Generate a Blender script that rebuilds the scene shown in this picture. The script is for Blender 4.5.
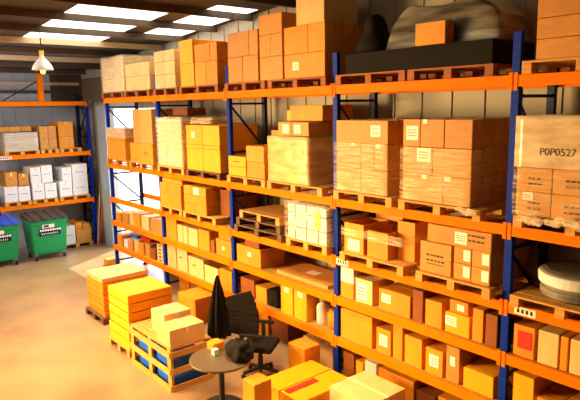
import bpy, bmesh, math, random
from mathutils import Vector, Matrix
random.seed(7)
S = bpy.context.scene
COL = S.collection
for o in list(bpy.data.objects):
    bpy.data.objects.remove(o)

# ------------------------------------------------------------ camera
PITCH, YAW, ROLL = 0.1603, 0.8769, -0.0173
fw = Vector((-math.sin(YAW)*math.cos(PITCH), math.cos(YAW)*math.cos(PITCH), -math.sin(PITCH)))
rt = Vector((math.cos(YAW), math.sin(YAW), 0)); up = rt.cross(fw)
r2 = rt*math.cos(ROLL) + up*math.sin(ROLL); u2 = -rt*math.sin(ROLL) + up*math.cos(ROLL)
cam = bpy.data.objects.new('camera', bpy.data.cameras.new('camera'))
COL.objects.link(cam)
m = Matrix((r2, u2, -fw)).transposed().to_4x4(); m.translation = Vector((13.995, -5.752, 4.086))
cam.matrix_world = m
cam.data.sensor_width = 36.0; cam.data.lens = 575.04/580*36
cam.data.clip_end = 200
S.camera = cam

# ------------------------------------------------------------ world, sun, large lights, exposure
S.view_settings.view_transform = 'Standard'
S.view_settings.look = 'None'
S.view_settings.gamma = 1.0
S.view_settings.use_curve_mapping = False
S.view_settings.exposure = -0.2
w = bpy.data.worlds.new('sky'); S.world = w; w.use_nodes = True
bg = w.node_tree.nodes['Background']
bg.inputs[0].default_value = (0.86, 0.93, 1.0, 1); bg.inputs[1].default_value = 3.6

def light(name, kind, loc, target, energy, color, size=None, size_y=None, spread=None):
    d = bpy.data.lights.new(name, kind); d.energy = energy; d.color = color
    if kind == 'AREA':
        d.shape = 'RECTANGLE'; d.size = size; d.size_y = size_y or size
        if spread: d.spread = spread
    o = bpy.data.objects.new(name, d); COL.objects.link(o); o.location = loc
    dv = Vector(target) - Vector(loc)
    o.rotation_euler = dv.to_track_quat('-Z', 'Y').to_euler()
    return o
sun = light('sun', 'SUN', (-4.6, 7, 14), (0, 0, 0), 9.0, (1, .93, .8)); sun.data.angle = .02
# added area lamps lighting the rack fronts from the aisle, no opening behind them
light('aisle_fill_far', 'AREA', (-1.4, -6.6, 4.9), (2.9, 0, 1.5), 250, (1, .78, .42), 4.0, 2.5, 1.9)
light('aisle_fill_near', 'AREA', (2.6, -7.8, 3.1), (9.6, 0, 0.8), 780, (1, .62, .23), 3.5, 2.5, 1.5)
light('end_rack_fill', 'AREA', (0.4, -4.6, 4.9), (-3.4, -.8, 1.6), 190, (.95, .97, 1), 2.0, 1.6)  # added cool lamp to brighten the end rack
light('skylight_fill', 'AREA', (3.4, -2.2, 5.3), (3.6, -2.0, 0), 210, (1, .80, .50), 3.5, 1.4, 1.7)
light('skylight_fill', 'AREA', (8.3, -2.2, 5.5), (8.4, -1.0, 0), 75, (1, .74, .38), 2.2, 1.0, 1.0)  # added lamp to brighten the tops of the low near cartons
light('back_door_daylight', 'AREA', (-0.8, 1.5, 2.3), (-1.2, -3, 0.4), 110, (.95, .97, 1), 2.6, 3.2)

# ------------------------------------------------------------ materials
def mat(name, col, rough=.6, metal=0, noise=0, nscale=8, stretch=(1, 1, 1), vary=0, bump=0, coat=0, second=None, spec=.4):
    mt = bpy.data.materials.new(name); mt.use_nodes = True
    nt = mt.node_tree; b = nt.nodes['Principled BSDF']; L = nt.links
    b.inputs['Roughness'].default_value = rough; b.inputs['Metallic'].default_value = metal
    b.inputs['Specular IOR Level'].default_value = spec
    if coat:
        b.inputs['Coat Weight'].default_value = coat; b.inputs['Coat Roughness'].default_value = .25
    c4 = (*col, 1); out = None
    if noise or bump:
        tc = nt.nodes.new('ShaderNodeTexCoord'); mp = nt.nodes.new('ShaderNodeMapping')
        mp.inputs['Scale'].default_value = stretch
        nz = nt.nodes.new('ShaderNodeTexNoise'); nz.inputs['Scale'].default_value = nscale
        nz.inputs['Detail'].default_value = 4
        L.new(tc.outputs['Object'], mp.inputs[0]); L.new(mp.outputs[0], nz.inputs['Vector'])
        if noise:
            mx = nt.nodes.new('ShaderNodeMix'); mx.data_type = 'RGBA'
            s = second or tuple(c*(1-noise) for c in col)
            mx.inputs[6].default_value = c4; mx.inputs[7].default_value = (*s, 1)
            rp = nt.nodes.new('ShaderNodeMapRange'); rp.inputs[1].default_value = .35; rp.inputs[2].default_value = .68
            L.new(nz.outputs[0], rp.inputs[0]); L.new(rp.outputs[0], mx.inputs[0]); out = mx.outputs[2]
        if bump:
            bp = nt.nodes.new('ShaderNodeBump'); bp.inputs['Strength'].default_value = bump; bp.inputs['Distance'].default_value = .02
            L.new(nz.outputs[0], bp.inputs['Height']); L.new(bp.outputs[0], b.inputs['Normal'])
    if vary:
        oi = nt.nodes.new('ShaderNodeObjectInfo'); hs = nt.nodes.new('ShaderNodeHueSaturation')
        mr = nt.nodes.new('ShaderNodeMapRange'); mr.inputs[3].default_value = 1-vary; mr.inputs[4].default_value = 1+vary*.6
        L.new(oi.outputs['Random'], mr.inputs[0]); L.new(mr.outputs[0], hs.inputs['Value'])
        if out: L.new(out, hs.inputs['Color'])
        else: hs.inputs['Color'].default_value = c4
        out = hs.outputs[0]
    if out: L.new(out, b.inputs['Base Color'])
    else: b.inputs['Base Color'].default_value = c4
    return mt

M = {}
M['tan'] = mat('cardboard_tan', (.62, .26, .045), .55, noise=.18, nscale=5, stretch=(1, 1, 3), vary=.14, spec=.3)
M['orange'] = mat('cardboard_orange', (.76, .27, .008), .55, noise=.16, nscale=5, vary=.12, spec=.3)
M['yellow'] = mat('cardboard_yellow', (.90, .37, .002), .5, noise=.1, nscale=5, vary=.06, spec=.3)
M['pale'] = mat('cardboard_pale', (.80, .50, .19), .5, noise=.15, nscale=6, vary=.1, spec=.3)
M['white'] = mat('cardboard_white', (.76, .73, .69), .5, noise=.06, nscale=6, vary=.04, spec=.3)
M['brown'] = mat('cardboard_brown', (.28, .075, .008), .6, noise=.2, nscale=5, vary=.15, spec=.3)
M['tape'] = mat('packing_tape', (.50, .24, .06), .25, spec=.5)
M['tape_pale'] = mat('clear_tape', (.86, .66, .36), .25, spec=.5)
M['paper'] = mat('label_paper', (.90, .84, .72), .6)
M['ink'] = mat('black_ink', (.03, .02, .015), .6)
M['blueink'] = mat('blue_ink', (.05, .16, .60), .6)
M['wood'] = mat('pallet_wood', (.70, .33, .055), .7, noise=.3, nscale=6, stretch=(1, 12, 12), vary=.12)
M['darkwood'] = mat('pallet_dark_wood', (.16, .07, .03), .75, noise=.3, nscale=6, stretch=(1, 12, 12), vary=.12)
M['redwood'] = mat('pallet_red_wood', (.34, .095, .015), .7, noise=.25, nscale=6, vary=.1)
M['chip'] = mat('chipboard', (.52, .24, .035), .7, noise=.25, nscale=40)
M['beam'] = mat('orange_paint', (.95, .19, .0), .55, noise=.08, nscale=3, spec=.05)
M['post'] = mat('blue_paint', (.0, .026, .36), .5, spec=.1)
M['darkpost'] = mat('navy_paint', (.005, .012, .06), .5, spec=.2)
M['slot'] = mat('slot_shadow', (.01, .01, .02), .8)
M['galv'] = mat('galvanised_steel', (.45, .45, .45), .4, metal=.8)
M['concrete'] = mat('concrete_floor', (.42, .245, .12), .24, noise=.28, nscale=.8, bump=.03)
M['wall'] = mat('wall_cladding', (.36, .32, .26), .55, noise=.08, nscale=1.2)
M['wallcool'] = mat('wall_cladding_grey', (.40, .42, .43), .55, noise=.08, nscale=1.2)
M['roof'] = mat('roof_sheet', (.07, .06, .05), .7, noise=.1, nscale=1)
M['steel'] = mat('brown_steel', (.07, .045, .025), .6)
M['palesteel'] = mat('cream_steel', (.55, .42, .25), .6)
M['frame'] = mat('door_frame_grey', (.36, .39, .41), .5)
M['green'] = mat('green_plastic', (.005, .30, .085), .35, noise=.1, nscale=4)
M['lid'] = mat('dark_lid_plastic', (.045, .025, .02), .45)
M['bluelid'] = mat('blue_lid_plastic', (.012, .07, .50), .4)
M['rubber'] = mat('black_rubber', (.015, .013, .012), .7)
M['black'] = mat('black_fabric', (.014, .010, .008), .8, noise=.2, nscale=12, spec=.1)
M['tarp'] = mat('dark_tarp', (.035, .028, .022), .42, noise=.4, nscale=3, bump=.6)
M['greyfilm'] = mat('grey_wrapped_sheet', (.30, .26, .21), .3, noise=.6, nscale=2.2, stretch=(.6, 1, 5), bump=.5, second=(.035, .028, .02))
M['greytop'] = mat('grey_table_laminate', (.11, .075, .04), .45)
M['blue'] = mat('blue_plastic', (.01, .13, .70), .4)
M['noticeblue'] = mat('notice_blue', (.25, .5, .75), .5)
M['strapgrey'] = mat('strap_grey', (.22, .19, .15), .5)
M['red'] = mat('red_print', (.72, .02, .01), .5)
M['yellowtag'] = mat('yellow_tag', (.95, .66, .02), .5)
M['lamp'] = mat('lamp_enamel', (.75, .70, .66), .3)
M['ground'] = mat('yard_concrete', (.6, .58, .54), .8, noise=.1, nscale=2)
M['fence'] = mat('plank_brown', (.32, .20, .11), .7, noise=.2, nscale=4)

def film(name, col, alpha, rough=.22, streak=14, vscale=3.0):
    mt = bpy.data.materials.new(name); mt.use_nodes = True
    nt = mt.node_tree; L = nt.links; b = nt.nodes['Principled BSDF']
    b.inputs['Base Color'].default_value = (*col, 1); b.inputs['Roughness'].default_value = rough
    tc = nt.nodes.new('ShaderNodeTexCoord'); mp = nt.nodes.new('ShaderNodeMapping'); mp.inputs['Scale'].default_value = (1.2, 1.2, streak)
    nz = nt.nodes.new('ShaderNodeTexNoise'); nz.inputs['Scale'].default_value = vscale; nz.inputs['Detail'].default_value = 5
    L.new(tc.outputs['Object'], mp.inputs[0]); L.new(mp.outputs[0], nz.inputs['Vector'])
    mr = nt.nodes.new('ShaderNodeMapRange'); mr.inputs[1].default_value = .35; mr.inputs[2].default_value = .7
    mr.inputs[3].default_value = max(0, alpha-.2); mr.inputs[4].default_value = min(1, alpha+.2)
    L.new(nz.outputs[0], mr.inputs[0]); L.new(mr.outputs[0], b.inputs['Alpha'])
    bp = nt.nodes.new('ShaderNodeBump'); bp.inputs['Strength'].default_value = .5; bp.inputs['Distance'].default_value = .02
    L.new(nz.outputs[0], bp.inputs['Height']); L.new(bp.outputs[0], b.inputs['Normal'])
    return mt
M['film_pale'] = film('stretch_film_pale', (.93, .62, .24), .66, streak=5, vscale=2)
M['film_thin'] = film('stretch_film_thin', (.88, .68, .42), .2)
M['film_milky'] = film('stretch_film_milky', (.74, .56, .34), .80, streak=4)
M['film_grey'] = film('stretch_film_grey', (.62, .56, .48), .72, streak=8)
M['film_soft'] = film('stretch_film_soft', (.90, .70, .42), .28)
M['film_band'] = film('stretch_film_band', (.90, .72, .48), .42)

sk = bpy.data.materials.new('skylight_sheet'); sk.use_nodes = True
nt = sk.node_tree; nt.nodes.remove(nt.nodes['Principled BSDF'])
tr = nt.nodes.new('ShaderNodeBsdfTranslucent'); tr.inputs[0].default_value = (.95, .92, .84, 1)
nt.links.new(tr.outputs[0], nt.nodes['Material Output'].inputs[0]); M['skylight'] = sk

bulb = bpy.data.materials.new('bulb_glow'); bulb.use_nodes = True
b_ = bulb.node_tree.nodes['Principled BSDF']; b_.inputs['Emission Color'].default_value = (1, .62, .12, 1); b_.inputs['Emission Strength'].default_value = 3.0
M['bulb'] = bulb

# ------------------------------------------------------------ mesh helpers
def link(name, me, m, parent=None):
    o = bpy.data.objects.new(name, me); COL.objects.link(o)
    if m is not None:
        me.materials.clear(); me.materials.append(m if not isinstance(m, str) else M[m])
    if parent is not None: o.parent = parent
    return o
def bm_new(): return bmesh.new()
def finish(bm, name, m, parent=None, loc=(0, 0, 0), smooth=False, rot=None):
    me = bpy.data.meshes.new(name); bm.to_mesh(me); bm.free()
    if smooth:
        for p in me.polygons: p.use_smooth = True
    o = link(name, me, m, parent); o.location = loc
    if rot: o.rotation_euler = rot
    return o
def box(bm, x0, x1, y0, y1, z0, z1, bev=0):
    r = bmesh.ops.create_cube(bm, size=1.0)
    for v in r['verts']:
        v.co = Vector((x0+(v.co.x+.5)*(x1-x0), y0+(v.co.y+.5)*(y1-y0), z0+(v.co.z+.5)*(z1-z0)))
    if bev:
        es = list({e for v in r['verts'] for e in v.link_edges})
        bmesh.ops.bevel(bm, geom=es, offset=bev, segments=2, profile=.5, affect='EDGES')
def bar(bm, a, b, t, t2=None):
    a, b = Vector(a), Vector(b); d = b-a; t2 = t2 or t
    q = d.to_track_quat('Z', 'Y').to_matrix().to_4x4()
    r = bmesh.ops.create_cube(bm, size=1.0)
    for v in r['verts']:
        v.co = q @ Vector((v.co.x*t, v.co.y*t2, v.co.z*d.length)) + (a+b)/2
def lathe(bm, prof, n=24, cx=0, cy=0):
    rings = []
    for r, z in prof:
        rings.append([bm.verts.new((cx+max(r, 1e-4)*math.cos(2*math.pi*k/n), cy+max(r, 1e-4)*math.sin(2*math.pi*k/n), z)) for k in range(n)])
    for a, b in zip(rings, rings[1:]):
        for k in range(n):
            bm.faces.new((a[k], a[(k+1) % n], b[(k+1) % n], b[k]))
    bm.faces.new(list(reversed(rings[0]))); bm.faces.new(rings[-1])
def cyl(bm, a, b, r, n=12):
    a, b = Vector(a), Vector(b); d = b-a
    q = d.to_track_quat('Z', 'Y').to_matrix().to_4x4(); q.translation = (a+b)/2
    bmesh.ops.create_cone(bm, cap_ends=True, segments=n, radius1=r, radius2=r, depth=d.length, matrix=q)
def tag(o, label, cat, group=None, kind=None):
    o['label'] = label; o['category'] = cat
    if group: o['group'] = group
    if kind: o['kind'] = kind
    return o
def empty(name, loc, label, cat, group=None, rz=0):
    o = bpy.data.objects.new(name, None); COL.objects.link(o); o.location = loc; o.rotation_euler = (0, 0, rz)
    return tag(o, label, cat, group)
def struct(o):
    o['kind'] = 'structure'; return o

# ------------------------------------------------------------ setting
bm = bm_new(); box(bm, -4.6, 20, -9.2, 1.2, -.2, 0); struct(finish(bm, 'floor', 'concrete'))
bm = bm_new(); box(bm, -60, 60, 1.2, 60, -.25, -.02); struct(finish(bm, 'ground_outside', 'ground'))
ROOF0, SLOPE = 5.55, .06
def rz(x): return ROOF0 + SLOPE*x
def wall_seams(bm, a0, a1, z0, z1, axis, pos, step, skip=None):
    a = a0
    while a < a1:
        lo = z0
        if skip and skip[0] < a < skip[1]: lo = skip[2]
        if axis == 'y': box(bm, a-.012, a+.012, pos-.018, pos+.01, lo, z1)
        else: box(bm, pos-.01, pos+.018, a-.012, a+.012, z0, z1)
        a += step
# back wall with the big open door behind the farthest bay
DX0, DX1, DZ = -2.35, 0.75, 4.12
bm = bm_new()
def gable(bm, x0, x1, z0):
    vs = []
    for y in (1.05, 1.2):
        vs.append([bm.verts.new((x0, y, z0)), bm.verts.new((x1, y, z0)), bm.verts.new((x1, y, rz(x1)+.05)), bm.verts.new((x0, y, rz(x0)+.05))])
    a, b = vs
    bm.faces.new(a); bm.faces.new(list(reversed(b)))
    for k in range(4):
        bm.faces.new((a[k], b[k], b[(k+1) % 4], a[(k+1) % 4]))
gable(bm, -4.6, DX0, 0); gable(bm, DX0, DX1, DZ); gable(bm, DX1, 20, 0)
bmesh.ops.recalc_face_normals(bm, faces=bm.faces)
wall_seams(bm, -4.2, 19.8, 0, 6.0, 'y', 1.05, .5, (DX0-.02, DX1+.02, DZ))
wb = finish(bm, 'wall_back', 'wall'); struct(wb)
bm = bm_new(); box(bm, -4.75, -4.4, -9.2, 1.05, 0, rz(-4.4)+.05)
wall_seams(bm, -9, 1.0, 0, rz(-4.4), 'x', -4.4, .35)
struct(finish(bm, 'wall_left', 'wallcool'))
bm = bm_new(); box(bm, -4.75, 20.2, -9.4, -9.2, 0, 7.4); struct(finish(bm, 'wall_front', 'wall'))
bm = bm_new(); box(bm, 20, 20.2, -9.4, 1.2, 0, 7.4); struct(finish(bm, 'wall_right', 'wall'))
# door surround and half-open leaf
dt = bm_new(); box(dt, DX0-.62, DX0, .93, 1.05, 0, DZ+.1); box(dt, DX1, DX1+.1, .95, 1.05, 0, DZ+.1); box(dt, DX0, DX1, .95, 1.05, DZ, DZ+.16)
struct(finish(dt, 'trim_1', 'frame'))
leaf = bm_new(); box(leaf, DX1-.04, DX1+.02, 1.22, 2.35, .02, 2.7, .01)
d1 = struct(finish(leaf, 'door_1', 'darkpost'))
hb = bm_new(); cyl(hb, (DX1-.1, 2.2, 1.05), (DX1-.04, 2.2, 1.05), .02); finish(hb, 'door_handle', 'galv', d1)

# ceiling in sheets round the translucent strips
SKY = [(0.9, 4.6, -2.1, -.45), (1.7, 5.2, .0, .9), (-.4, 3.4, -4.6, -3.2), (6.6, 9.6, -3.6, -2.4)]
xs = sorted({-4.75, 20.2} | {v for s in SKY for v in s[:2]}); ys = sorted({-9.4, 1.25} | {v for s in SKY for v in s[2:]})
bm = bm_new()
def slab(bm, x0, x1, y0, y1, t=.08):
    vs = [bm.verts.new((x, y, rz(x)+dz)) for dz in (0, t) for x, y in ((x0, y0), (x1, y0), (x1, y1), (x0, y1))]
    for f in ((3, 2, 1, 0), (4, 5, 6, 7), (0, 1, 5, 4), (1, 2, 6, 5), (2, 3, 7, 6), (3, 0, 4, 7)):
        bm.faces.new([vs[k] for k in f])
for i in range(len(xs)-1):
    for j in range(len(ys)-1):
        cx, cy = (xs[i]+xs[i+1])/2, (ys[j]+ys[j+1])/2
        if not any(s[0] < cx < s[1] and s[2] < cy < s[3] for s in SKY):
            slab(bm, xs[i], xs[i+1], ys[j], ys[j+1])
struct(finish(bm, 'ceiling', 'roof'))
for k, s in enumerate(SKY):
    bm = bm_new(); slab(bm, s[0], s[1], s[2], s[3], .015); struct(finish(bm, 'window_%d' % (k+1), 'skylight'))
k = 0
for i in range(9):
    x = -3.9 + i*1.25; k += 1
    bm = bm_new(); box(bm, x-.04, x+.04, -9.1, 1.0, rz(x)-.13, rz(x)-.012); struct(finish(bm, 'trim_%d' % (k+1), 'palesteel' if i in (2, 4) else 'steel'))
for y in (-7.4, ):
    k += 1
    bm = bm_new(); bar(bm, (-4.35, y, rz(-4.35)-.36), (19.8, y, rz(19.8)-.36), .14, .22); struct(finish(bm, 'trim_%d' % (k+1), 'steel'))
# wall rails seen above the end rack
for z, m_ in ((4.62, 'steel'), (4.86, 'palesteel')):
    k += 1
    bm = bm_new(); box(bm, -4.38, -4.28, -9, .95, z, z+.09); struct(finish(bm, 'trim_%d' % (k+1), m_))

k += 1
bm = bm_new(); box(bm, -4.38, -4.30, .10, 1.0, 4.32, 5.18); struct(finish(bm, 'trim_%d' % (k+1), 'steel'))  # dark panel added over the upper corner of the end wall
k += 1
bm = bm_new(); box(bm, -3.2, DX1+.2, .62, .93, 4.36, 5.0, .03); struct(finish(bm, 'trim_%d' % (k+1), 'steel'))

# ------------------------------------------------------------ pallet racking
LV = {1: .621, 2: 1.2545, 3: 1.8587, 4: 2.7242, 5: 4.316}
TOP = {0: 0.0}; TOP.update({l: z+.06 for l, z in LV.items()})
BW, RD = 2.7, .82
def make_rack(root, posts, levels, depth, height, decked):
    slots_me = None
    for px in posts:
        fr = None
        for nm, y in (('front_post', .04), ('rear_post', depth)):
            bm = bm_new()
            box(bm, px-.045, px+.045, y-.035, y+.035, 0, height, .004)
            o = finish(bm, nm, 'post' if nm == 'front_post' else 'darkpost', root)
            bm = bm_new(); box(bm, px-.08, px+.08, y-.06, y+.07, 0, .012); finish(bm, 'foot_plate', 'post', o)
            if nm == 'front_post':
                bm = bm_new(); z = .12
                while z < height-.1:
                    for dx in (-.02, .02):
                        box(bm, px+dx-.006, px+dx+.006, y-.0365, y-.034, z, z+.028)
                    z += .075
                finish(bm, 'slots', 'slot', o)['kind'] = 'stuff'
        bm = bm_new(); z = .3; d = 1; zs = []
        while z < height-.2: zs.append(z); z += 1.28
        zs = [.25, 1.0, 1.75, 2.5, 3.3, 4.16]
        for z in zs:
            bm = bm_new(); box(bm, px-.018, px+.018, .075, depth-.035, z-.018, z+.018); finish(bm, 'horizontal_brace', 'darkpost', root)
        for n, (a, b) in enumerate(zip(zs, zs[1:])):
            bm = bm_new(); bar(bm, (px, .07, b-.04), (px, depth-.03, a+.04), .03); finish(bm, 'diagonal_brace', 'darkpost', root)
    for a, b in zip(posts, posts[1:]):
        for l in levels:
            z = l
            for nm, y0, y1 in (('front_beam', -.035, .0), ('rear_beam', depth+.04, depth+.075)):
                bm = bm_new()
                box(bm, a+.005, b-.005, y0, y1, z-.06, z+.06, .004)
                s = 1 if nm == 'front_beam' else -1
                ym = y1 if s > 0 else y0-.0
                o = finish(bm, nm, 'beam', root)
                if nm == 'front_beam':
                    for px, w_ in ((a, 1), (b, -1)):
                        bm = bm_new(); box(bm, px+w_*.008-.0, px+w_*.05, y0-.008, y0-.001, z-.10, z+.085, .002) if w_ > 0 else box(bm, px-.05, px-.008, y0-.008, y0-.001, z-.10, z+.085, .002)
                        finish(bm, 'end_connector', 'beam', o)
            if l in decked and not (l == LV[3] and a == 0):
                bm = bm_new()
                n = 3; wd = (b-a-.1)/n
                for i in range(n):
                    box(bm, a+.05+i*wd, a+.05+(i+1)*wd-.006, .002, depth+.037, z+.035, z+.0595)
                finish(bm, 'deck_board', 'chip', root)

rack = empty('pallet_rack', (0, 0, 0), 'long five bay pallet rack, orange beams on blue posts, along the back wall', 'pallet rack')
make_rack(rack, [0, 2.7, 5.4, 8.1, 10.8, 13.5], [LV[k] for k in (1, 2, 3, 4, 5)], RD, 4.82, {LV[1], LV[2], LV[3]})
# location labels on the beam of the fourth and near bays
for x, z in ((8.28, LV[3]), (11.05, LV[3])):
    bm = bm_new(); box(bm, x-.12, x+.12, -.040, -.0365, z-.04, z+.045); lb = finish(bm, 'location_label', 'paper', rack)
    bm = bm_new()
    for q in range(4): box(bm, x-.09+q*.05, x-.06+q*.05, -.042, -.0405, z-.02, z+.025)
    finish(bm, 'printed_mark', 'ink', lb)
LL = [1.40, 2.825, 4.30]
lrack = empty('pallet_rack', (-3.30, -1.87, 0), 'short pallet rack on the end wall above the green bins, orange beams', 'pallet rack', rz=math.pi/2)
make_rack(lrack, [0, 2.66], LL, .82, 4.6, set())
bm = bm_new(); box(bm, .1, .42, -.0395, -.0355, LL[1]-.04, LL[1]+.045); lb = finish(bm, 'location_label', 'paper', lrack)
bm = bm_new()
for q in range(5): box(bm, .13+q*.055, .165+q*.055, -.0415, -.040, LL[1]-.02, LL[1]+.025)
finish(bm, 'printed_mark', 'ink', lb)

# ------------------------------------------------------------ pallets and cartons
def pallet(label, x0, x1, y0, y1, z, m='wood', h=.128, face='-y', group=None):
    """base at z; the three fork openings face -y, or +x when face says so"""
    cx, cy = (x0+x1)/2, (y0+y1)/2
    root = empty('pallet', (cx, cy, z+.002), label, 'pallet', group or 'wooden pallets')
    W, D = (x1-x0, y1-y0) if face == '-y' else (y1-y0, x1-x0)
    if face != '-y': root.rotation_euler = (0, 0, math.pi/2)
    m = M[m]
    bm = bm_new(); n = 7; bw = D/n
    for i in range(n):
        box(bm, -W/2, W/2, -D/2+i*bw, -D/2+(i+1)*bw-.022, h-.022, h, .002)
    finish(bm, 'deck_boards', m, root)
    for i in range(3):
        x = -W/2+.05+i*(W-.1)/2
        bm = bm_new(); box(bm, x-.05, x+.05, -D/2, D/2, h-.042, h-.0225); finish(bm, 'stringer', m, root)
        bm = bm_new(); box(bm, x-.05, x+.05, -D/2, D/2, 0, .02); finish(bm, 'bottom_board', m, root)
        for j in range(3):
            y = -D/2+.06+j*(D-.12)/2
            bm = bm_new(); box(bm, x-.05, x+.05, y-.06, y+.06, .0205, h-.0425); finish(bm, 'block', m, root)
    return root

def marks(parent, face, w, d, h, u, v, mw, mh, rows=2, ink='ink', seed=0, depth=.0015):
    """little illegible print strokes; u, v are the centre as fractions of the face"""
    rr = random.Random(seed*31+int(u*100)+int(v*1000)); bm = bm_new()
    for r in range(rows):
        zc = v*h + mh/2 - (r+.5)*mh/rows; a = -mw/2
        while a < mw/2-.008:
            l = rr.uniform(.3, .8)*mh/rows
            b = min(a+l, mw/2)
            c0, c1 = (u-.5)*(w if face == '-y' else d)+a, (u-.5)*(w if face == '-y' else d)+b
            if face == '-y': box(bm, c0, c1, -d/2-.005-depth, -d/2-.0045, zc-mh/rows*.17, zc+mh/rows*.17)
            else: box(bm, w/2+.0045, w/2+.005+depth, c0, c1, zc-mh/rows*.17, zc+mh/rows*.17)
            a = b + rr.uniform(.2, .4)*mh/rows
    finish(bm, 'printed_mark', ink, parent)

CN = [0]
def carton(label, x0, x1, y0, y1, z0, z1, m='tan', tape=None, labs=(), prints=(), group=None, rot=0, face='-y', name='carton', cat='carton', open_top=False):
    CN[0] += 1
    w, d, h = x1-x0, y1-y0, z1-z0
    bm = bm_new()
    if not open_top:
        box(bm, -w/2, w/2, -d/2, d/2, 0, h, min(.008, h*.1))
        # flap joint line on the top
    else:
        t = .012
        box(bm, -w/2, w/2, -d/2, d/2, 0, t)
        for a in ((-w/2, -w/2+t, -d/2, d/2), (w/2-t, w/2, -d/2, d/2), (-w/2+t, w/2-t, -d/2, -d/2+t), (-w/2+t, w/2-t, d/2-t, d/2)):
            box(bm, *a, t, h)
    o = finish(bm, name, m, None, ((x0+x1)/2, (y0+y1)/2, z0), rot=(0, 0, rot))
    tag(o, label, cat, group)
    if tape is None: tape = not open_top and m in ('tan', 'orange', 'brown', 'pale') and min(w, d, h) > .14
    if tape:
        tw = .024
        bm = bm_new(); box(bm, -w/2-.002, w/2+.002, -tw, tw, h-.0015, h+.002)
        ln = min(.09, h*.35)
        box(bm, w/2-.001, w/2+.002, -tw, tw, h-ln, h+.001)
        box(bm, -w/2-.002, -w/2+.001, -tw, tw, h-ln, h+.001)
        finish(bm, 'tape', 'tape_pale' if m in ('pale',) else 'tape', o)
    for L_ in labs:
        f, u, v, lw, lh = L_
        bm = bm_new()
        if f == '-y': box(bm, (u-.5)*w-lw/2, (u-.5)*w+lw/2, -d/2-.004, -d/2+.001, v*h-lh/2, v*h+lh/2)
        elif f == '+x': box(bm, w/2-.001, w/2+.004, (u-.5)*d-lw/2, (u-.5)*d+lw/2, v*h-lh/2, v*h+lh/2)
        else: box(bm, (u-.5)*w-lw/2, (u-.5)*w+lw/2, (v-.5)*d-lh/2, (v-.5)*d+lh/2, h-.001, h+.003)
        lo = finish(bm, 'paper_label', 'paper', o)
        if f != 'top' and lw > .1: marks(lo, f, w, d, h, u, v, lw*.7, lh*.6, 3, 'ink', CN[0])
    for P_ in prints:
        f, u, v, lw, lh, rows, ink = P_
        marks(o, f, w, d, h, u, v, lw, lh, rows, ink, CN[0], .001)
    return o

ROWN = {1: [''], 2: ['bottom layer', 'top layer'], 3: ['bottom layer', 'middle layer', 'top layer'], 4: ['bottom layer', 'second layer', 'third layer', 'top layer'],
        5: ['bottom layer', 'second layer', 'middle layer', 'fourth layer', 'top layer']}
COLN = {1: [''], 2: ['left', 'right'], 3: ['left', 'centre', 'right'], 4: ['far left', 'centre left', 'centre right', 'far right']}
def stack(colour, desc, x0, x1, y0, y1, z0, heights, cols, m='tan', group=None, rear=False, labs=None, prints=None, face='-y', gap=.006, jit=.006, tape=None):
    z = z0; n = len(heights)
    for r, h in enumerate(heights):
        c = cols[r] if isinstance(cols, (list, tuple)) else cols
        fr = c if isinstance(c, tuple) else tuple((i+1)/c for i in range(c))
        nc = len(fr); prev = 0
        for i in range(nc):
            if face == '-y':
                a, b = x0+(x1-x0)*prev, x0+(x1-x0)*fr[i]; ya, yb = y0, y1
            else:
                a, b = x0, x1; ya, yb = y0+(y1-y0)*prev, y0+(y1-y0)*fr[i]
            prev = fr[i]
            j = random.uniform(0, jit)
            where = ' '.join(t for t in (COLN[nc][i], ROWN[n][r]) if t)
            lab = f"{colour} carton, {where}, {desc}" if where else f"{colour} carton, {desc}"
            ll = (labs or {}).get((r, i), ()); pp = (prints or {}).get((r, i), ())
            if face == '-y':
                if rear and i == nc-1:
                    ym = (ya+yb)/2
                    carton(lab.replace(' carton', ' front carton'), a+gap/2, b-gap/2, ya+j, ym-gap/2, z+.001, z+h-.002, m, labs=ll, prints=pp, group=group, tape=tape)
                    carton(lab.replace(' carton', ' rear carton'), a+gap/2, b-gap/2, ym+gap/2, yb, z+.001, z+h-.002, m, labs=[q for q in (labs or {}).get((r, i, 'rear'), ())], group=group, tape=tape)
                else:
                    carton(lab, a+gap/2, b-gap/2, ya+j, yb, z+.001, z+h-.002, m, labs=ll, prints=pp, group=group, tape=tape)
            else:
                carton(lab, a, b-j, ya+gap/2, yb-gap/2, z+.001, z+h-.002, m, labs=ll, prints=pp, group=group, tape=tape)
        z += h
    return z

def wrap(label, x0, x1, y0, y1, z0, z1, m, amp=.012, top=True, group=None, n=14, gap=.02, slant=None):
    """stretch film hugging a load: a wrinkled open-bottomed shell"""
    bm = bm_new(); rr = random.Random(int(x0*977)+int(z0*131))
    w, d, h = x1-x0+2*gap, y1-y0+2*gap, z1-z0+gap
    per = []
    for i in range(n): per.append((-w/2+w*i/n, -d/2, 0, -1))
    for i in range(n): per.append((w/2, -d/2+d*i/n, 1, 0))
    for i in range(n): per.append((w/2-w*i/n, d/2, 0, 1))
    for i in range(n): per.append((-w/2, d/2-d*i/n, -1, 0))
    rows = 10; rings = []
    for k in range(rows+1):
        ring = []
        for (x, y, nx, ny) in per:
            q = rr.random()*amp
            ring.append(bm.verts.new((x+nx*q, y+ny*q, h*k/rows*(1-(slant or 0)*min(1, max(0, -3*x/w-.5))))))
        rings.append(ring)
    N = len(per)
    for a, b in zip(rings, rings[1:]):
        for i in range(N): bm.faces.new((a[i], a[(i+1) % N], b[(i+1) % N], b[i]))
    if top:
        c = bm.verts.new((0, 0, h+.002))
        for i in range(N): bm.faces.new((rings[-1][i], rings[-1][(i+1) % N], c))
    o = finish(bm, 'stretch_wrap', m, None, ((x0+x1)/2, (y0+y1)/2, z0), smooth=True)
    tag(o, label, 'plastic wrap', group or 'stretch wrap round the loads')
    return o

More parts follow.
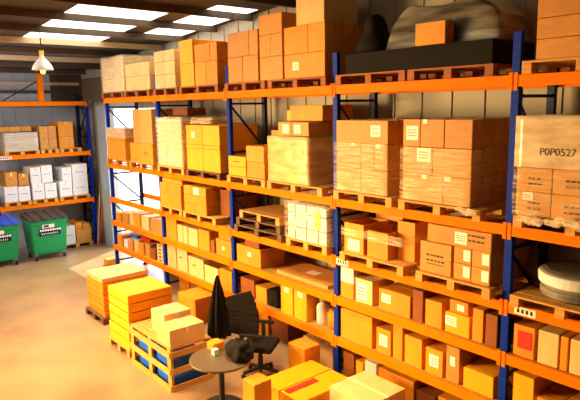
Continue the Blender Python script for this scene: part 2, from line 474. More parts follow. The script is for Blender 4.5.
PH = .132
F = -.07          # load fronts overhang the beams a little
B = .80

# ================= upper shelf (level 4)
z4 = TOP[4]; b4 = z4+PH
g = 'cartons on the upper shelf'
pallet('wooden pallet on upper shelf, first bay, farthest left', .08, 1.30, F-.03, .88, z4)
stack('orange brown', 'farthest load of upper shelf, beside bright doorway', .10, 1.16, F, .78, b4, [.45], [2], 'orange', g)
carton('orange brown carton crowning the farthest load of upper shelf', .12, 1.14, F+.02, .74, b4+.451, b4+.72, 'orange', group=g)
wrap('creased film round top of farthest upper shelf load', .12, 1.14, F+.02, .74, b4+.52, b4+.73, M['film_band'])
pallet('wooden pallet on upper shelf, first bay, under tall carton pair', 1.42, 2.58, F-.03, .88, z4)
stack('orange', 'squat base under tall pair, first bay upper shelf', 1.42, 2.56, F, .76, b4, [.42], [(.40, 1.0)], 'orange', g, prints={(0, 1): [('-y', .5, .5, .2, .1, 2, 'ink')]})
stack('tall tan', 'on squat base in first bay upper shelf', 1.62, 2.56, F+.01, .72, b4+.422, [.76], [(.35, 1.0)], 'tan', g)
pallet('wooden pallet on upper shelf, second bay, under pale wrapped load', 2.80, 3.92, F-.03, .88, z4)
stack('pale cream', 'wrapped load left of yellow block', 2.84, 3.86, F, .76, b4, [.36, .31, .30], [(.36, 1), (.40, 1), (.38, 1)], 'pale', g, labs={(0, 1): [('-y', .3, .55, .12, .1)]})
wrap('pale creased film round cream load left of yellow block', 2.84, 3.86, F, .76, b4+.02, b4+.99, M['film_band'])
carton('dark red brown carton behind the pale wrapped load, against post', 2.95, 3.55,   .25, .7, b4+1.04, b4+1.19, 'brown', group=g)
pallet('dark wooden pallet on upper shelf under bright yellow block', 4.00, 5.22, F-.03, .88, z4, 'darkwood')
stack('bright yellow', 'of yellow block in second bay', 4.02, 5.20, F, .80, b4, [.42, .07, .37], [2, 2, 2], 'yellow', g, labs={(2, 0): [('-y', .45, .5, .12, .12)]}, tape=False)
wrap('crumpled clear film lying on top of the yellow block', 4.05, 4.75, .1, .7, b4+.88, b4+.98, M['film_band'], amp=.06)
pallet('wooden pallet on upper shelf under low yellow cartons, third bay', 5.46, 6.56, F-.03, .88, z4)
stack('low yellow', 'front left of third bay upper shelf', 5.47, 6.00, F, .35, b4, [.16, .18], [1, 1], 'yellow', g, prints={(1, 0): [('-y', .5, .5, .2, .05, 1, 'ink')]})
stack('yellow orange', 'right of low yellow pair, third bay upper shelf', 6.02, 6.52, F, .42, b4, [.27, .27], [1, 1], 'orange', g)
carton('yellow carton behind the low yellow pair, third bay upper shelf', 6.03, 6.40, .44, .78, b4, b4+.40, 'yellow', group=g)
carton('yellow carton stood high behind, left of two, third bay', 6.44, 6.63, .30+.14, .76, b4+.0, b4+.70, 'yellow', group=g)
carton('orange carton on low yellow carton behind, third bay upper shelf', 6.05, 6.38, .46, .76, b4+.402, b4+.78, 'orange', group=g)
pallet('wooden pallet under big pale wrapped stack, third bay upper shelf', 6.64, 7.94, F-.04, .90, z4)
stack('tan', 'in big pale wrapped stack, third bay', 6.68, 7.62, F, .84, b4, [.23, .23, .23], [2, (.62, 1), 2], 'tan', g, rear=True, labs={(9, 1): [('-y', .75, .5, .13, .13), ('+x', .6, .5, .17, .14)], (3, 0): [('-y', .7, .45, .15, .15)]})
wrap('pale yellow stretch film round big stack in third bay', 6.68, 7.62, F, .84, b4+.004, b4+.70, M['film_pale'], amp=.014)
stack('tan', 'in top layer of big wrapped stack, third bay', 6.90, 7.62, F, .84, b4+.735, [.21], [(.45, 1)], 'tan', g, rear=True, labs={(0, 1): [('-y', .35, .5, .15, .13)], (0, 1, 'rear'): [('+x', .3, .5, .17, .14)], (0, 0): [('-y', .6, .5, .15, .14)]})
carton('orange brown carton on top of big wrapped stack, third bay', 6.98, 7.72, .12, .76, b4+.955, b4+1.19, 'orange', group=g)
carton('small yellow carton on big wrapped stack, left of larger one', 6.74, 6.94, .25, .6, b4+.955, b4+1.12, 'yellow', group=g)
pallet('wooden pallet under left wrapped stack, fourth bay upper shelf', 8.18, 9.24, F-.04, .88, z4)
stack('tan', 'left wrapped stack in fourth bay', 8.20, 9.14, F, .80, b4, [.33, .34, .31], [2, (.5, .75, 1), 1], 'tan', g, rear=True,
      labs={(2, 0): [('-y', .78, .55, .17, .15)], (2, 0, 'rear'): [('+x', .3, .55, .16, .16)], (1, 0): [('-y', .7, .95, .07, .04)], (1, 2): [('-y', .3, .93, .08, .05)]})
wrap('thin glossy film round foot of left fourth bay stack', 8.20, 9.14, F, .80, b4+.004, b4+.66, M['film_thin'], top=False)
pallet('wooden pallet under right wrapped stack, fourth bay upper shelf', 9.36, 10.52, F-.05, .90, z4)
stack('tan', 'right wrapped stack in fourth bay', 9.38, 10.36, F, .86, b4, [.33, .335, .335], [(.62, 1), (.46, 1), (.27, .62, 1)], 'tan', g, rear=True,
      labs={(2, 0): [('-y', .55, .5, .18, .17)], (1, 0): [('-y', .72, .72, .20, .17)], (0, 1): [('-y', .15, .93, .09, .05)], (0, 0): [('-y', .55, .93, .07, .05)], (2, 1): [('-y', .2, .92, .06, .05)]})
wrap('thin glossy film round foot of right fourth bay stack', 9.38, 10.36, F, .86, b4+.004, b4+.64, M['film_thin'], top=False)
# near bay: printed cartons under heavy milky film
pallet('wooden pallet under milky wrapped stack in near bay', 10.90, 12.1, F-.03, .86, z4)
stack('printed tan', 'in milky wrapped stack of near bay', 10.90, 12.05, F, .82, b4-.0, [.26, .25, .25, .24], 3, 'tan', g,
      prints={(r, c): [('-y', .55, .45, .15, .12, 2, 'ink')] for r in (0, 1, 2) for c in (0, 1, 2)}, labs={(0, 0): [('-y', .35, .82, .11, .08)]})
mw = wrap('milky stretch film over top half of near bay stack, handwritten digits', 10.90, 12.05, F, .82, b4+.52, b4+1.02, M['film_milky'], amp=.003)
wrap('thin clear film round lower half of near bay stack', 10.90, 12.05, F, .82, b4+.004, b4+.50, M['film_thin'], top=False, amp=.02)
def text(parent, s, loc, size, m, rot):
    cu = bpy.data.curves.new('handwriting', 'FONT'); cu.body = s; cu.size = size; cu.extrude = .0008; cu.align_x = 'CENTER'; cu.align_y = 'CENTER'
    t_ = bpy.data.objects.new('handwriting', cu); COL.objects.link(t_); cu.materials.append(M[m])
    bpy.context.view_layer.update()
    me = bpy.data.meshes.new_from_object(t_); bpy.data.objects.remove(t_)
    t_ = bpy.data.objects.new('handwriting', me); COL.objects.link(t_)
    t_.parent = parent; t_.location = loc; t_.rotation_euler = rot
    return t_
text(mw, 'P0P0527', (-.145, -.4695, .16), .105, 'ink', (math.pi/2, 0, 0))

def folds(label, pts, r, m, group=None):
    bm = bm_new(); rr = random.Random(int(pts[0][0]*100))
    for a, b in zip(pts, pts[1:]):
        n = 6
        for i in range(n):
            t = (i+.5)/n; p = Vector(a).lerp(Vector(b), t)
            bmesh.ops.create_icosphere(bm, subdivisions=2, radius=r*rr.uniform(.6, 1.1), matrix=Matrix.Translation(p+Vector((rr.uniform(-.02, .02), rr.uniform(-.01, .01), rr.uniform(-.015, .015)))) @ Matrix.Diagonal((1.6, .5, .9, 1)))
    for v in bm.verts: v.co += Vector((rr.uniform(-1, 1), rr.uniform(-.6, .6), rr.uniform(-1, 1)))*r*.22
    o = finish(bm, 'film_bunch', m, None, smooth=False); tag(o, label, 'plastic wrap', group); return o
folds('bunched loose film hanging at foot of milky wrapped stack', [(10.98, -.15, z4+.10), (11.5, -.16, z4+.13), (11.85, -.15, z4+.10)], .055, M['film_band'])
folds('loose film tail at front right corner of right fourth bay pallet', [(10.22, -.17, z4+.12), (10.5, -.16, z4+.09)], .04, M['film_band'])

# ================= middle shelf (level 3)
z3 = TOP[3]; b3 = z3+PH; g = 'cartons on the middle shelf'
pallet('wooden pallet on middle shelf, second bay, left of two', 2.78, 3.74, F-.02, .86, z3)
stack('orange brown', 'left load on middle shelf of second bay', 2.80, 3.70, F, .74, b3, [.26, .24], [2, (.38, 1)], 'orange', g)
carton('orange carton lying across left load, second bay middle shelf', 2.86, 3.62, F+.05, .66, b3+.50, b3+.60, 'orange', group=g, rot=.06)
pallet('wooden pallet on middle shelf, second bay, right of two', 3.80, 5.0, F-.02, .86, z3)
stack('orange brown', 'right load on middle shelf of second bay', 3.82, 4.66, F, .76, b3, [.18, .18, .17], [2, 1, (.35, 1)], 'orange', g, labs={(2, 1): [('-y', .35, .5, .2, .13)]}, rear=True)
carton('dark brown carton between post and right load, second bay middle shelf', 4.74, 5.2, .2, .74, b3, b3+.5, 'brown', group=g)
# third bay: stacked pallets and white crate
zz = z3
for i, (m_, lab, x0, x1) in enumerate((('darkwood', 'lower dark pallet of the pile in third bay', 5.62, 6.95), ('darkwood', 'middle dark pallet of the pile in third bay', 5.66, 6.90), ('wood', 'yellow topmost pallet of the pile in third bay', 5.74, 6.86))):
    pallet(lab, x0, x1, F-.02+.02*i, .80, zz, m_); zz += .131
pallet('wooden pallet under the white wrapped crate', 7.10, 8.03, F-.04, .86, z3)
cr = carton('white wrapped crate with grey straps and yellow tag, third bay', 7.12, 8.00, F-.01, .78, b3, b3+.55, 'white', tape=False, name='crate', cat='crate', labs=[('-y', .14, .42, .14, .16), ('-y', .45, .7, .14, .1)])
bm = bm_new()
for u in (-.30, 0.0, .30): box(bm, u*.88-.012, u*.88+.012, -.43, -.4275, 0, .548)
for v in (.2, .42): box(bm, -.44, .44, -.433, -.4305, v-.01, v+.01)
for v in (.2, .42): box(bm, .4405, .443, -.42, .42, v-.01, v+.01)
finish(bm, 'strap', 'strapgrey', cr)
bm = bm_new(); box(bm, .20, .31, -.438, -.4335, .24, .50); finish(bm, 'yellow_tag', 'yellowtag', cr)
wrap('cloudy film wrapped round the white crate', 7.12, 8.00, F-.01, .78, b3+.004, b3+.55, M['film_thin'], gap=.035)
# fourth bay
pallet('wooden pallet under open cartons, fourth bay middle shelf', 8.32, 9.46, F-.06, .84, z3)
for nm, a in (('left', (8.36, 8.72, F, .46, b3, b3+.42)), ('centre', (8.76, 9.12, F+.04, .50, b3, b3+.36)), ('right', (9.14, 9.42, F+.22, .72, b3, b3+.52))):
    carton(f'orange opened carton, {nm} of three on fourth bay middle pallet', *a, 'orange', open_top=True, group=g, labs=[('-y', .5, .28, .22, .16)] if nm == 'left' else ())
carton('tan carton standing tall behind opened cartons, fourth bay middle pallet', 8.42, 8.92, .52, .80, b3, b3+.60, 'tan', group=g)
wrap('band of stretch film round the three opened cartons', 8.36, 9.42, F, .83, b3+.24, b3+.33, M['film_soft'], top=False, gap=.03, amp=.008)
pallet('wooden pallet under printed cartons, fourth bay middle shelf', 9.66, 10.68, F-.06, .84, z3)
carton('large tan carton with black print, front left of fourth bay pallet', 9.68, 10.13, F, .74, b3, b3+.38, 'tan', group=g, prints=[('-y', .5, .50, .26, .13, 2, 'ink'), ('-y', .5, .30, .26, .025, 1, 'ink')])
carton('tan carton lying on the large black printed carton', 9.76, 10.14, F+.03, .7, b3+.383, b3+.60, 'tan', group=g)
stack('small tan', 'white labelled block right of black printed carton', 10.16, 10.64, F, .80, b3, [.195, .195], [2, 2], 'tan', g, rear=True,
      labs={(r, c): [('-y', .75, .55, .09, .13)] for r in (0, 1) for c in (0, 1)})
carton('long tan carton with white label, topmost of labelled block', 10.15, 10.65, F-.01, .78, b3+.392, b3+.61, 'tan', group=g, labs=[('-y', .22, .5, .16, .14)], prints=[('-y', .62, .6, .2, .12, 2, 'ink')])
# near bay middle shelf
pallet('wooden pallet under white wrapped bundle, near bay middle shelf', 10.92, 12.0, F-.06, .86, z3, 'wood')
bm = bm_new()
lathe(bm, [(.02, 0), (.36, 0), (.40, .03), (.40, .10), (.37, .115), (.37, .125), (.40, .14), (.41, .26), (.395, .285), (.34, .30), (.02, .305)], 40)
o = finish(bm, 'wrapped_bundle', 'greyfilm', None, (11.45, .36, b3+.002), smooth=False); tag(o, 'round grey bundle wrapped in film on near bay middle pallet', 'bundle')
bm = bm_new(); lathe(bm, [(.408, 0), (.42, .01), (.425, .10), (.415, .115)], 40); 
bs = finish(bm, 'white_band', 'white', o, (0, 0, .15))

# ================= lower shelf (level 2)
z2 = TOP[2]; g = 'cartons on the lower shelf'; f2 = .03
row = [('orange low', .12, .42, .22, 'orange'), ('tan', .46, .80, .26, 'tan'), ('small cream', .84, 1.10, .30, 'pale'), ('orange', 1.14, 1.50, .34, 'orange'), ('pale', 1.54, 1.92, .32, 'pale'), ('tan wide', 1.96, 2.56, .30, 'tan')]
for n, (c, a, b, h, m_) in enumerate(row):
    nb = 'beside far post' if n == 0 else ('against second post' if n == len(row)-1 else f'just right of {row[n-1][0]} one')
    carton(f'{c} carton on lower shelf, first bay, {nb}', a, b, f2+.02*(n % 3), .66, z2, z2+h, m_, group=g)
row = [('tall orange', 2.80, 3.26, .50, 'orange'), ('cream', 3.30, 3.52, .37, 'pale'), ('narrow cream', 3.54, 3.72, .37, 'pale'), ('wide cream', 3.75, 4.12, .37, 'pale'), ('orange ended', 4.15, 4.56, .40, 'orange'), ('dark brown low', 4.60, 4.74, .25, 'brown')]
for n, (c, a, b, h, m_) in enumerate(row):
    nb = 'beside second post' if n == 0 else f'right of {row[n-1][0]} carton'
    carton(f'{c} carton on lower shelf, second bay, {nb}', a, b, f2, .70, z2, z2+h, m_, group=g, tape=(n in (0, 4)))
carton('orange carton with dark mark, lower shelf, left of third post', 4.80, 5.32, f2, .6, z2, z2+.32, 'orange', group=g, labs=[('-y', .5, .5, .08, .06)])
carton('smaller orange carton topping dark marked one, lower shelf second bay', 4.86, 5.26, f2+.03, .55, z2+.322, z2+.45, 'orange', group=g)
# third bay
carton('orange carton with white label, lower shelf, just right of third post', 5.50, 6.22, f2, .56, z2, z2+.33, 'orange', group=g, labs=[('-y', .55, .6, .1, .08)])
carton('dark brown carton on white labelled carton, lower shelf third bay', 5.72, 6.14, f2+.03, .5, z2+.332, z2+.47, 'brown', group=g)
fb = carton('wide flat brown carton lying on empty shelf, white sheet on top', 6.60, 7.85, .08, .72, z2, z2+.06, 'tan', tape=False, group=g, labs=[('top', .46, .52, .24, .16)])
# fourth bay
carton('white carton, lower shelf, upper of pair just right of fourth post', 8.18, 8.44, f2, .5, z2+.232, z2+.47, 'white', group=g)
carton('orange carton, lower shelf, lower of pair right of fourth post', 8.18, 8.44, f2, .5, z2, z2+.23, 'orange', group=g)
carton('white carton standing alone by stacked pair, lower shelf fourth bay', 8.48, 8.80, f2, .5, z2, z2+.35, 'pale', group=g, labs=[('-y', .4, .5, .2, .24)])
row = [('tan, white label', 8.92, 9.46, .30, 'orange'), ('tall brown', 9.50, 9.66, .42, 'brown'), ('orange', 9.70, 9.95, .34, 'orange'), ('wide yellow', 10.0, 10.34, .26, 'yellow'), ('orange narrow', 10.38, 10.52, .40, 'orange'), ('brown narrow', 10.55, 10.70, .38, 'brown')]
for n, (c, a, b, h, m_) in enumerate(row):
    nb = 'second gap from fourth post' if n == 0 else f'right of {row[n-1][0].split(",")[0]} one'
    carton(f'{c} carton, fourth bay lower shelf, {nb}', a, b, f2, .6, z2, z2+h, m_, group=g, labs=[('-y', .25, .6, .16, .12)] if n in (0, 3) else ())
carton('orange carton topping wide yellow one, fourth bay lower shelf', 10.04, 10.30, f2+.03, .5, z2+.262, z2+.42, 'orange', group=g, labs=[('-y', .6, .5, .1, .08)])
# near bay
carton('red printed carton, near bay lower shelf, beside blue post', 10.9, 11.14, f2, .5, z2, z2+.36, 'orange', group=g)
bm = bm_new(); box(bm, 10.95, 11.11, f2-.006, f2-.001, z2+.10, z2+.30); rp = bpy.data.objects['red_panel'] if 'red_panel' in bpy.data.objects else None
ob = [o for o in bpy.data.objects if o.get('label', '').startswith('red printed')][0]
rp = finish(bm, 'red_print', 'red', None); rp.parent = ob; rp.matrix_parent_inverse = Matrix.Translation(-ob.location)
row = [('cream', 11.18, 11.40, 'pale'), ('slim orange', 11.42, 11.50, 'orange'), ('slim cream', 11.52, 11.64, 'pale'), ('slim tan', 11.66, 11.76, 'tan'), ('wide cream', 11.78, 12.0, 'pale')]
for n, (c, a, b, m_) in enumerate(row):
    nb = 'right of red printed one' if n == 0 else f'right of {row[n-1][0]} one'
    carton(f'{c} carton, near bay lower shelf, {nb}', a, b, f2, .5, z2, z2+.37, m_, group=g, tape=False)

# ================= bottom shelf (level 1)
z1 = TOP[1]; g = 'cartons on the bottom shelf'
cols_ = [('small orange', 'orange', .28), ('narrow white', 'white', .20), ('small tan', 'tan', .24), ('little cream', 'pale', .30), ('deep orange', 'orange', .27), ('square tan', 'tan', .30), ('slim brown', 'brown', .24)]
x = .12
for n, (c, m_, h) in enumerate(cols_):
    nb = 'nearest the far post' if n == 0 else f'right of {cols_[n-1][0]} one'
    wd = .28 if n % 2 else .32
    carton(f'{c} carton on bottom shelf, first bay, {nb}', x, x+wd-.03, f2+.03*(n % 2), .55, z1, z1+h, m_, group=g, tape=False); x += wd
carton('blue carton resting on small cartons, bottom shelf first bay', .72, 1.12, .12, .42, z1+.304, z1+.38, 'white', tape=False, group=g).data.materials[0] = M['blue']
carton('red carton resting on small cartons, bottom shelf first bay', 1.26, 1.72, .14, .44, z1+.304, z1+.38, 'white', tape=False, group=g).data.materials[0] = M['red']
for i in range(5):
    o = carton(f'cream tray, {["lowest", "second", "third", "fourth", "topmost"][i]} of the tray stack by second post', 2.30, 2.58, f2, .5, z1+i*.082, z1+i*.082+.078, 'pale', tape=False, group='cream trays stacked by the second post', name='tray', cat='tray')
    bm = bm_new(); box(bm, -.06, .06, -.2365, -.234, .03, .06); finish(bm, 'hand_hole', 'ink', o)
row = [('pale upright', 2.80, 3.18, .50, 'pale'), ('tall cream', 3.22, 3.66, .50, 'pale'), ('long cream', 3.70, 4.30, .40, 'pale'), ('open cream', 4.34, 4.84, .34, 'pale'), ('orange', 4.88, 5.30, .38, 'orange')]
for n, (c, a, b, h, m_) in enumerate(row):
    nb = 'beside second post' if n == 0 else f'right of {row[n-1][0]} one'
    carton(f'{c} carton on bottom shelf, second bay, {nb}', a, b, f2, .7, z1, z1+h, m_, group=g, tape=False, prints=[('-y', .4, .6, .12, .08, 1, 'ink')] if n in (1, 2) else (), open_top=(n == 3))
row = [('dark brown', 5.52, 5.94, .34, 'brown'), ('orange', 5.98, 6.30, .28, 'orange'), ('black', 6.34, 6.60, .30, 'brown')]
for n, (c, a, b, h, m_) in enumerate(row):
    nb = 'right of third post' if n == 0 else f'right of {row[n-1][0]} one'
    o = carton(f'{c} carton on bottom shelf behind office chair, {nb}', a, b, f2+.05, .6, z1, z1+h, m_, group=g)
    if n == 2: o.data.materials[0] = M['black']
for n, nm in enumerate(('left', 'right')):
    carton(f'tall yellow carton with white tab, {nm} of two on bottom shelf, third bay', 6.76+n*.34, 7.07+n*.34, f2, .55, z1, z1+.48, 'yellow', group=g, labs=[('-y', .5, .88, .12, .08)])
bm = bm_new(); lathe(bm, [(.02, 0), (.105, 0), (.11, .02), (.11, .27), (.09, .31), (.05, .335), (.05, .36)], 20)
o = finish(bm, 'canister', 'white', None, (7.60, .22, z1+.001), smooth=True); tag(o, 'white canister with grey cap on bottom shelf right of yellow cartons', 'canister')
bm = bm_new(); lathe(bm, [(.02, .36), (.062, .36), (.062, .41), (.05, .42), (.02, .42)], 16); finish(bm, 'cap', 'galv', o)
bm = bm_new(); lathe(bm, [(.02, 0), (.10, 0), (.13, .06), (.13, .22), (.10, .28), (.04, .30)], 20)
o = finish(bm, 'jar', 'orange', None, (7.88, .22, z1+.001), smooth=True); tag(o, 'round orange jar on bottom shelf between canister and fourth post', 'jar')
bm = bm_new(); lathe(bm, [(.02, .30), (.085, .30), (.085, .33), (.02, .335)], 16); finish(bm, 'lid', 'brown', o)
row = [('large orange', 8.18, 8.80, .46, 'orange'), ('white labelled tan', 8.88, 9.14, .36, 'orange'), ('tall orange', 9.18, 9.34, .50, 'orange'), ('plain tan', 9.38, 9.66, .40, 'orange'), ('orange, white sticker', 9.72, 9.98, .34, 'orange'), ('tall tan', 10.03, 10.22, .46, 'tan'), ('yellow', 10.28, 10.68, .26, 'yellow')]
for n, (c, a, b, h, m_) in enumerate(row):
    nb = 'right of fourth post' if n == 0 else f'right of {row[n-1][0].split(",")[0]} one'
    carton(f'{c} carton on bottom shelf, fourth bay, {nb}', a, b, f2, .6, z1, z1+h, m_, group=g, labs=[('-y', .5, .55, .14, .16)] if n in (1, 4) else ([('-y', .5, .6, .07, .12)] if n == 5 else ()))
for n, (c, a, b, h, m_) in enumerate([('tall yellow', 10.92, 11.16, .42, 'yellow'), ('low orange', 11.2, 11.44, .24, 'orange'), ('orange', 11.48, 11.8, .27, 'orange')]):
    carton(f'{c} carton on bottom shelf, near bay, ' + ('beside blue post' if n == 0 else ('right of tall yellow one' if n == 1 else 'right of low orange one')), a, b, f2, .5, z1, z1+h, m_, group=g)

# ================= floor under the rack
g = 'cartons on the floor under the rack'
carton('large pale carton on floor below canister, left of fourth post', 7.28, 7.97, .06, .6, 0, .42, 'pale', group=g, prints=[('-y', .25, .3, .1, .05, 1, 'ink')])
for n, (c, a, b, h, m_) in enumerate([('dark red', 8.20, 8.42, .45, 'brown'), ('yellow', 8.46, 8.60, .40, 'yellow'), ('white', 8.64, 8.86, .46, 'white'), ('large orange', 8.90, 9.52, .44, 'orange'), ('brown', 9.56, 9.86, .36, 'brown'), ('long orange', 9.90, 10.6, .40, 'orange')]):
    carton(f'{c} carton on floor below fourth bay, ' + ('right of fourth post' if n == 0 else 'next after the ' + ['', 'dark red', 'yellow', 'white', 'large orange', 'brown'][n] + ' one'), a, b, .06, .62, 0, h, m_, group=g)
for n, (c, a, b, h, m_) in enumerate([('orange', 2.86, 3.3, .42, 'orange'), ('tan', 3.36, 3.86, .46, 'tan'), ('brown', 4.84, 5.28, .42, 'brown'), ('orange', 5.56, 6.1, .40, 'orange'), ('brown', 6.2, 6.66, .44, 'brown')]):
    carton(f'{c} carton on floor under the rack, ' + ['just right of second post', 'second from second post', 'left of third post', 'just right of third post', 'behind black office chair'][n], a, b, .25, .75, 0, h, m_, group=g)

# ================= top shelf (level 5)
z5 = TOP[5]; b5 = z5+PH; g = 'cartons on the top shelf'
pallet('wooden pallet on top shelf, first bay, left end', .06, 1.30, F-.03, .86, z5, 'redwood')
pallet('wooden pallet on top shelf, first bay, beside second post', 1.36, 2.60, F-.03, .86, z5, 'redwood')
stack('pale cream', 'left half of far end top shelf load', .10, 1.34, F, .78, b5, [.30, .28, .22], [2, 2, 2], 'pale', g, gap=.01)
stack('golden cream', 'right half of far end top shelf load', 1.40, 2.60, F, .78, b5, [.30, .28], [2, (.6, 1)], 'pale', g)
wrap('pale film round left half of far end top shelf load', .10, 1.34, F, .78, b5+.002, b5+.80, M['film_band'])
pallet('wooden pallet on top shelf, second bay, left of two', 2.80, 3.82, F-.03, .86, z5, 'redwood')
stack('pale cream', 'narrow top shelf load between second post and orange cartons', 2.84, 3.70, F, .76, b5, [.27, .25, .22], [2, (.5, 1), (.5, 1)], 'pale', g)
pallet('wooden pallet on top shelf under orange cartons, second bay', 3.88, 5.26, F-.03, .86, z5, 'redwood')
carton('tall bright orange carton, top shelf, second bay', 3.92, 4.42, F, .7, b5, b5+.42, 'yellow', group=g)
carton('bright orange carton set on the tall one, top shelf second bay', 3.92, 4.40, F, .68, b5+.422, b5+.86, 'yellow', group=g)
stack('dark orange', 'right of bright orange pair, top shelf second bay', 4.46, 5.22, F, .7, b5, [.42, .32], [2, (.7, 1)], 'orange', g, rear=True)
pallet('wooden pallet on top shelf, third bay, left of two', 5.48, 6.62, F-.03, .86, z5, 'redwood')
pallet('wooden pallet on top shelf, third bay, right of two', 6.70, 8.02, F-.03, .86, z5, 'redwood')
stack('tan', 'left load of third bay top shelf', 5.56, 6.42, F, .74, b5, [.42, .40], [2, (.72, 1)], 'tan', g, rear=True)
stack('tan', 'middle load of third bay top shelf', 6.46, 7.04, F, .74, b5, [.36, .34, .30], [1, (.5, 1), 1], 'tan', g)
stack('tan', 'right load of third bay top shelf', 7.08, 7.98, F, .74, b5, [.35, .40], [1, (.6, 1)], 'orange', g, rear=True, labs={(0, 0): [('-y', .3, .5, .14, .12)]})
carton('large pale carton crowning right load, third bay top shelf', 7.32, 7.92, F+.05, .66, b5+.752, b5+1.14, 'pale', group=g)
# fourth bay: dark wrapped furniture
for a, b, n in ((8.22, 9.42, 'left'), (9.46, 10.60, 'right')):
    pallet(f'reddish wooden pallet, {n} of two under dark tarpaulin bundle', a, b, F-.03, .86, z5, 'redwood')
def mound(name, label, cat, x0, x1, y0, y1, z0, h, m, power=2.5, amp=.02, seed=1, nx=40, ny=14, skirt=.0):
    bm = bm_new(); rr = random.Random(seed); top = []; 
    from mathutils import noise as NZ
    for i in range(nx+1):
        r = []
        for j in range(ny+1):
            u, v = 2*i/nx-1, 2*j/ny-1
            su, sv = math.copysign(abs(u)**.6, u), math.copysign(abs(v)**.6, v)
            hh = max(0, 1-abs(u)**power)**(1/power) * max(0, 1-abs(v)**(power*2))**(1/(power*2))
            x, y = (x0+x1)/2+u*(x1-x0)/2, (y0+y1)/2+v*(y1-y0)/2
            n_ = NZ.noise(Vector((x*2.2, y*2.2+seed, hh*1.5)))*amp*2
            r.append(bm.verts.new((x, y, z0+max(.004, h*hh + n_*hh))))
        top.append(r)
    bot = [[bm.verts.new((q.co.x, q.co.y, z0)) for q in r] for r in top]
    for i in range(nx):
        for j in range(ny):
            bm.faces.new((top[i][j], top[i+1][j], top[i+1][j+1], top[i][j+1]))
            bm.faces.new((bot[i][j], bot[i][j+1], bot[i+1][j+1], bot[i+1][j]))
    for i in range(nx):
        bm.faces.new((top[i][0], bot[i][0], bot[i+1][0], top[i+1][0])); bm.faces.new((top[i][ny], top[i+1][ny], bot[i+1][ny], bot[i][ny]))
    for j in range(ny):
        bm.faces.new((top[0][j], top[0][j+1], bot[0][j+1], bot[0][j])); bm.faces.new((top[nx][j], bot[nx][j], bot[nx][j+1], top[nx][j+1]))
    o = finish(bm, name, m, None, smooth=True)
    return tag(o, label, cat)
carton('long black base case under grey bundle, fourth bay top shelf', 8.40, 10.58, F-.02, .80, b5+.001, b5+.26, 'brown', tape=False, name='case', cat='case').data.materials[0] = M['black']
mound('tarpaulin_bundle', 'long grey film covered bundle on black base, fourth bay top shelf', 'bundle', 8.95, 10.56, F+.16, .80, b5+.262, .50, 'greyfilm', 3.0, .06, 3)
carton('small tan carton standing in front of grey bundle, top shelf', 9.56, 9.98, F-.02, F+.15, b5+.263, b5+.52, 'orange', group=g)
bm = bm_new(); lathe(bm, [(.02, 0), (.24, .0), (.26, .06), (.22, .20), (.15, .30), (.16, .34), (.10, .46), (.03, .50)], 20)
for v in bm.verts: v.co += Vector((random.uniform(-.02, .02), random.uniform(-.02, .02), 0))
tag(finish(bm, 'black_sack', 'black', None, (8.68, .2, b5+.262), smooth=True), 'black sack standing on black case, left of grey bundle, top shelf', 'sack')
# near bay
pallet('greenish wooden pallet on top shelf, near bay', 10.92, 12.1, F-.03, .86, z5, 'wood')
stack('brown', 'top shelf stack of near bay, right of blue post', 11.04, 12.0, F, .8, b5, [.2, .2, .2, .2, .2], [2, 1, 2, 1, 2], 'tan', g)

# ================= end rack loads (front faces +x)
LZ = [l+.06 for l in LL]; XF, XB = -3.24, -4.05; g = 'cartons on the end rack'
def lp(label, y0, y1, z, m='wood'): pallet(label, XB, XF+.03, y0, y1, z, m, face='+x', h=.115)
PB = .1205
lp('pallet under grey wrapped load on end rack', -1.62, -.70, LZ[1]); lp('pallet under left tan column, upper shelf of end rack', -.66, -.16, LZ[1]); lp('pallet under right tan column, upper shelf of end rack', -.12, .50, LZ[1])
stack('grey wrapped', 'end rack upper shelf load', XB+.05, XF, -1.58, -.74, LZ[1]+PB, [.16, .16, .17], [2, 2, 2], 'pale', g, face='+x')
wrap('grey creased film round end rack upper shelf load', XB+.05, XF, -1.58, -.74, LZ[1]+PB, LZ[1]+PB+.49, M['film_grey'])
stack('flat tan', 'lying on the grey wrapped load of end rack', XB+.1, XF-.04, -1.72, -.86, LZ[1]+PB+.525, [.15], [3], 'tan', g, face='+x')
stack('tan', 'left column on end rack upper shelf', XB+.05, XF, -.66, -.19, LZ[1]+PB, [.30, .36], [2, 2], 'tan', g, face='+x')
stack('tan', 'right column on end rack upper shelf', XB+.05, XF, -.13, .30, LZ[1]+PB, [.34, .44], [1, 1], 'orange', g, face='+x')
lp('pallet under white cartons at left, middle shelf of end rack', -1.74, -1.03, LZ[0]); lp('pallet under central white cartons, middle shelf of end rack', -1.0, -.30, LZ[0]); lp('pallet under right white cartons, middle shelf of end rack', -.24, .66, LZ[0])
def bp_(o_rows): return o_rows
blue = [('+x', .5, .55, .20, .06, 1, 'blueink')]
def wl(label, y0, y1, z0, z1, m='white'):
    o = carton(label, XB+.06, XF, y0, y1, z0, z1, m, tape=False, group='white cartons with blue print on the end rack' if m == 'white' else g, prints=[('+x', .5, .5, (y1-y0)*.6, .07, 1, 'blueink')] if m == 'white' else [('+x', .4, .55, .1, .05, 1, 'ink')])
    bm = bm_new(); hh = z1-z0; d_ = y1-y0
    box(bm, XF-(XB+.06+XF)/2-.001, XF-(XB+.06+XF)/2+.003, -.02, .02, hh*.72, hh); finish(bm, 'tape', 'tape_pale', o)
q = LZ[0]+PB
wl('white blue printed carton, first from left on lower row, end rack', -1.72, -1.38, q, q+.44); wl('white blue printed carton, second from left on lower row, end rack', -1.36, -1.05, q, q+.42)
wl('brown carton on first white carton, end rack middle shelf', -1.66, -1.36, q+.442, q+.84, 'tan'); wl('brown carton on second white carton, end rack middle shelf', -1.33, -1.06, q+.442, q+.78, 'tan')
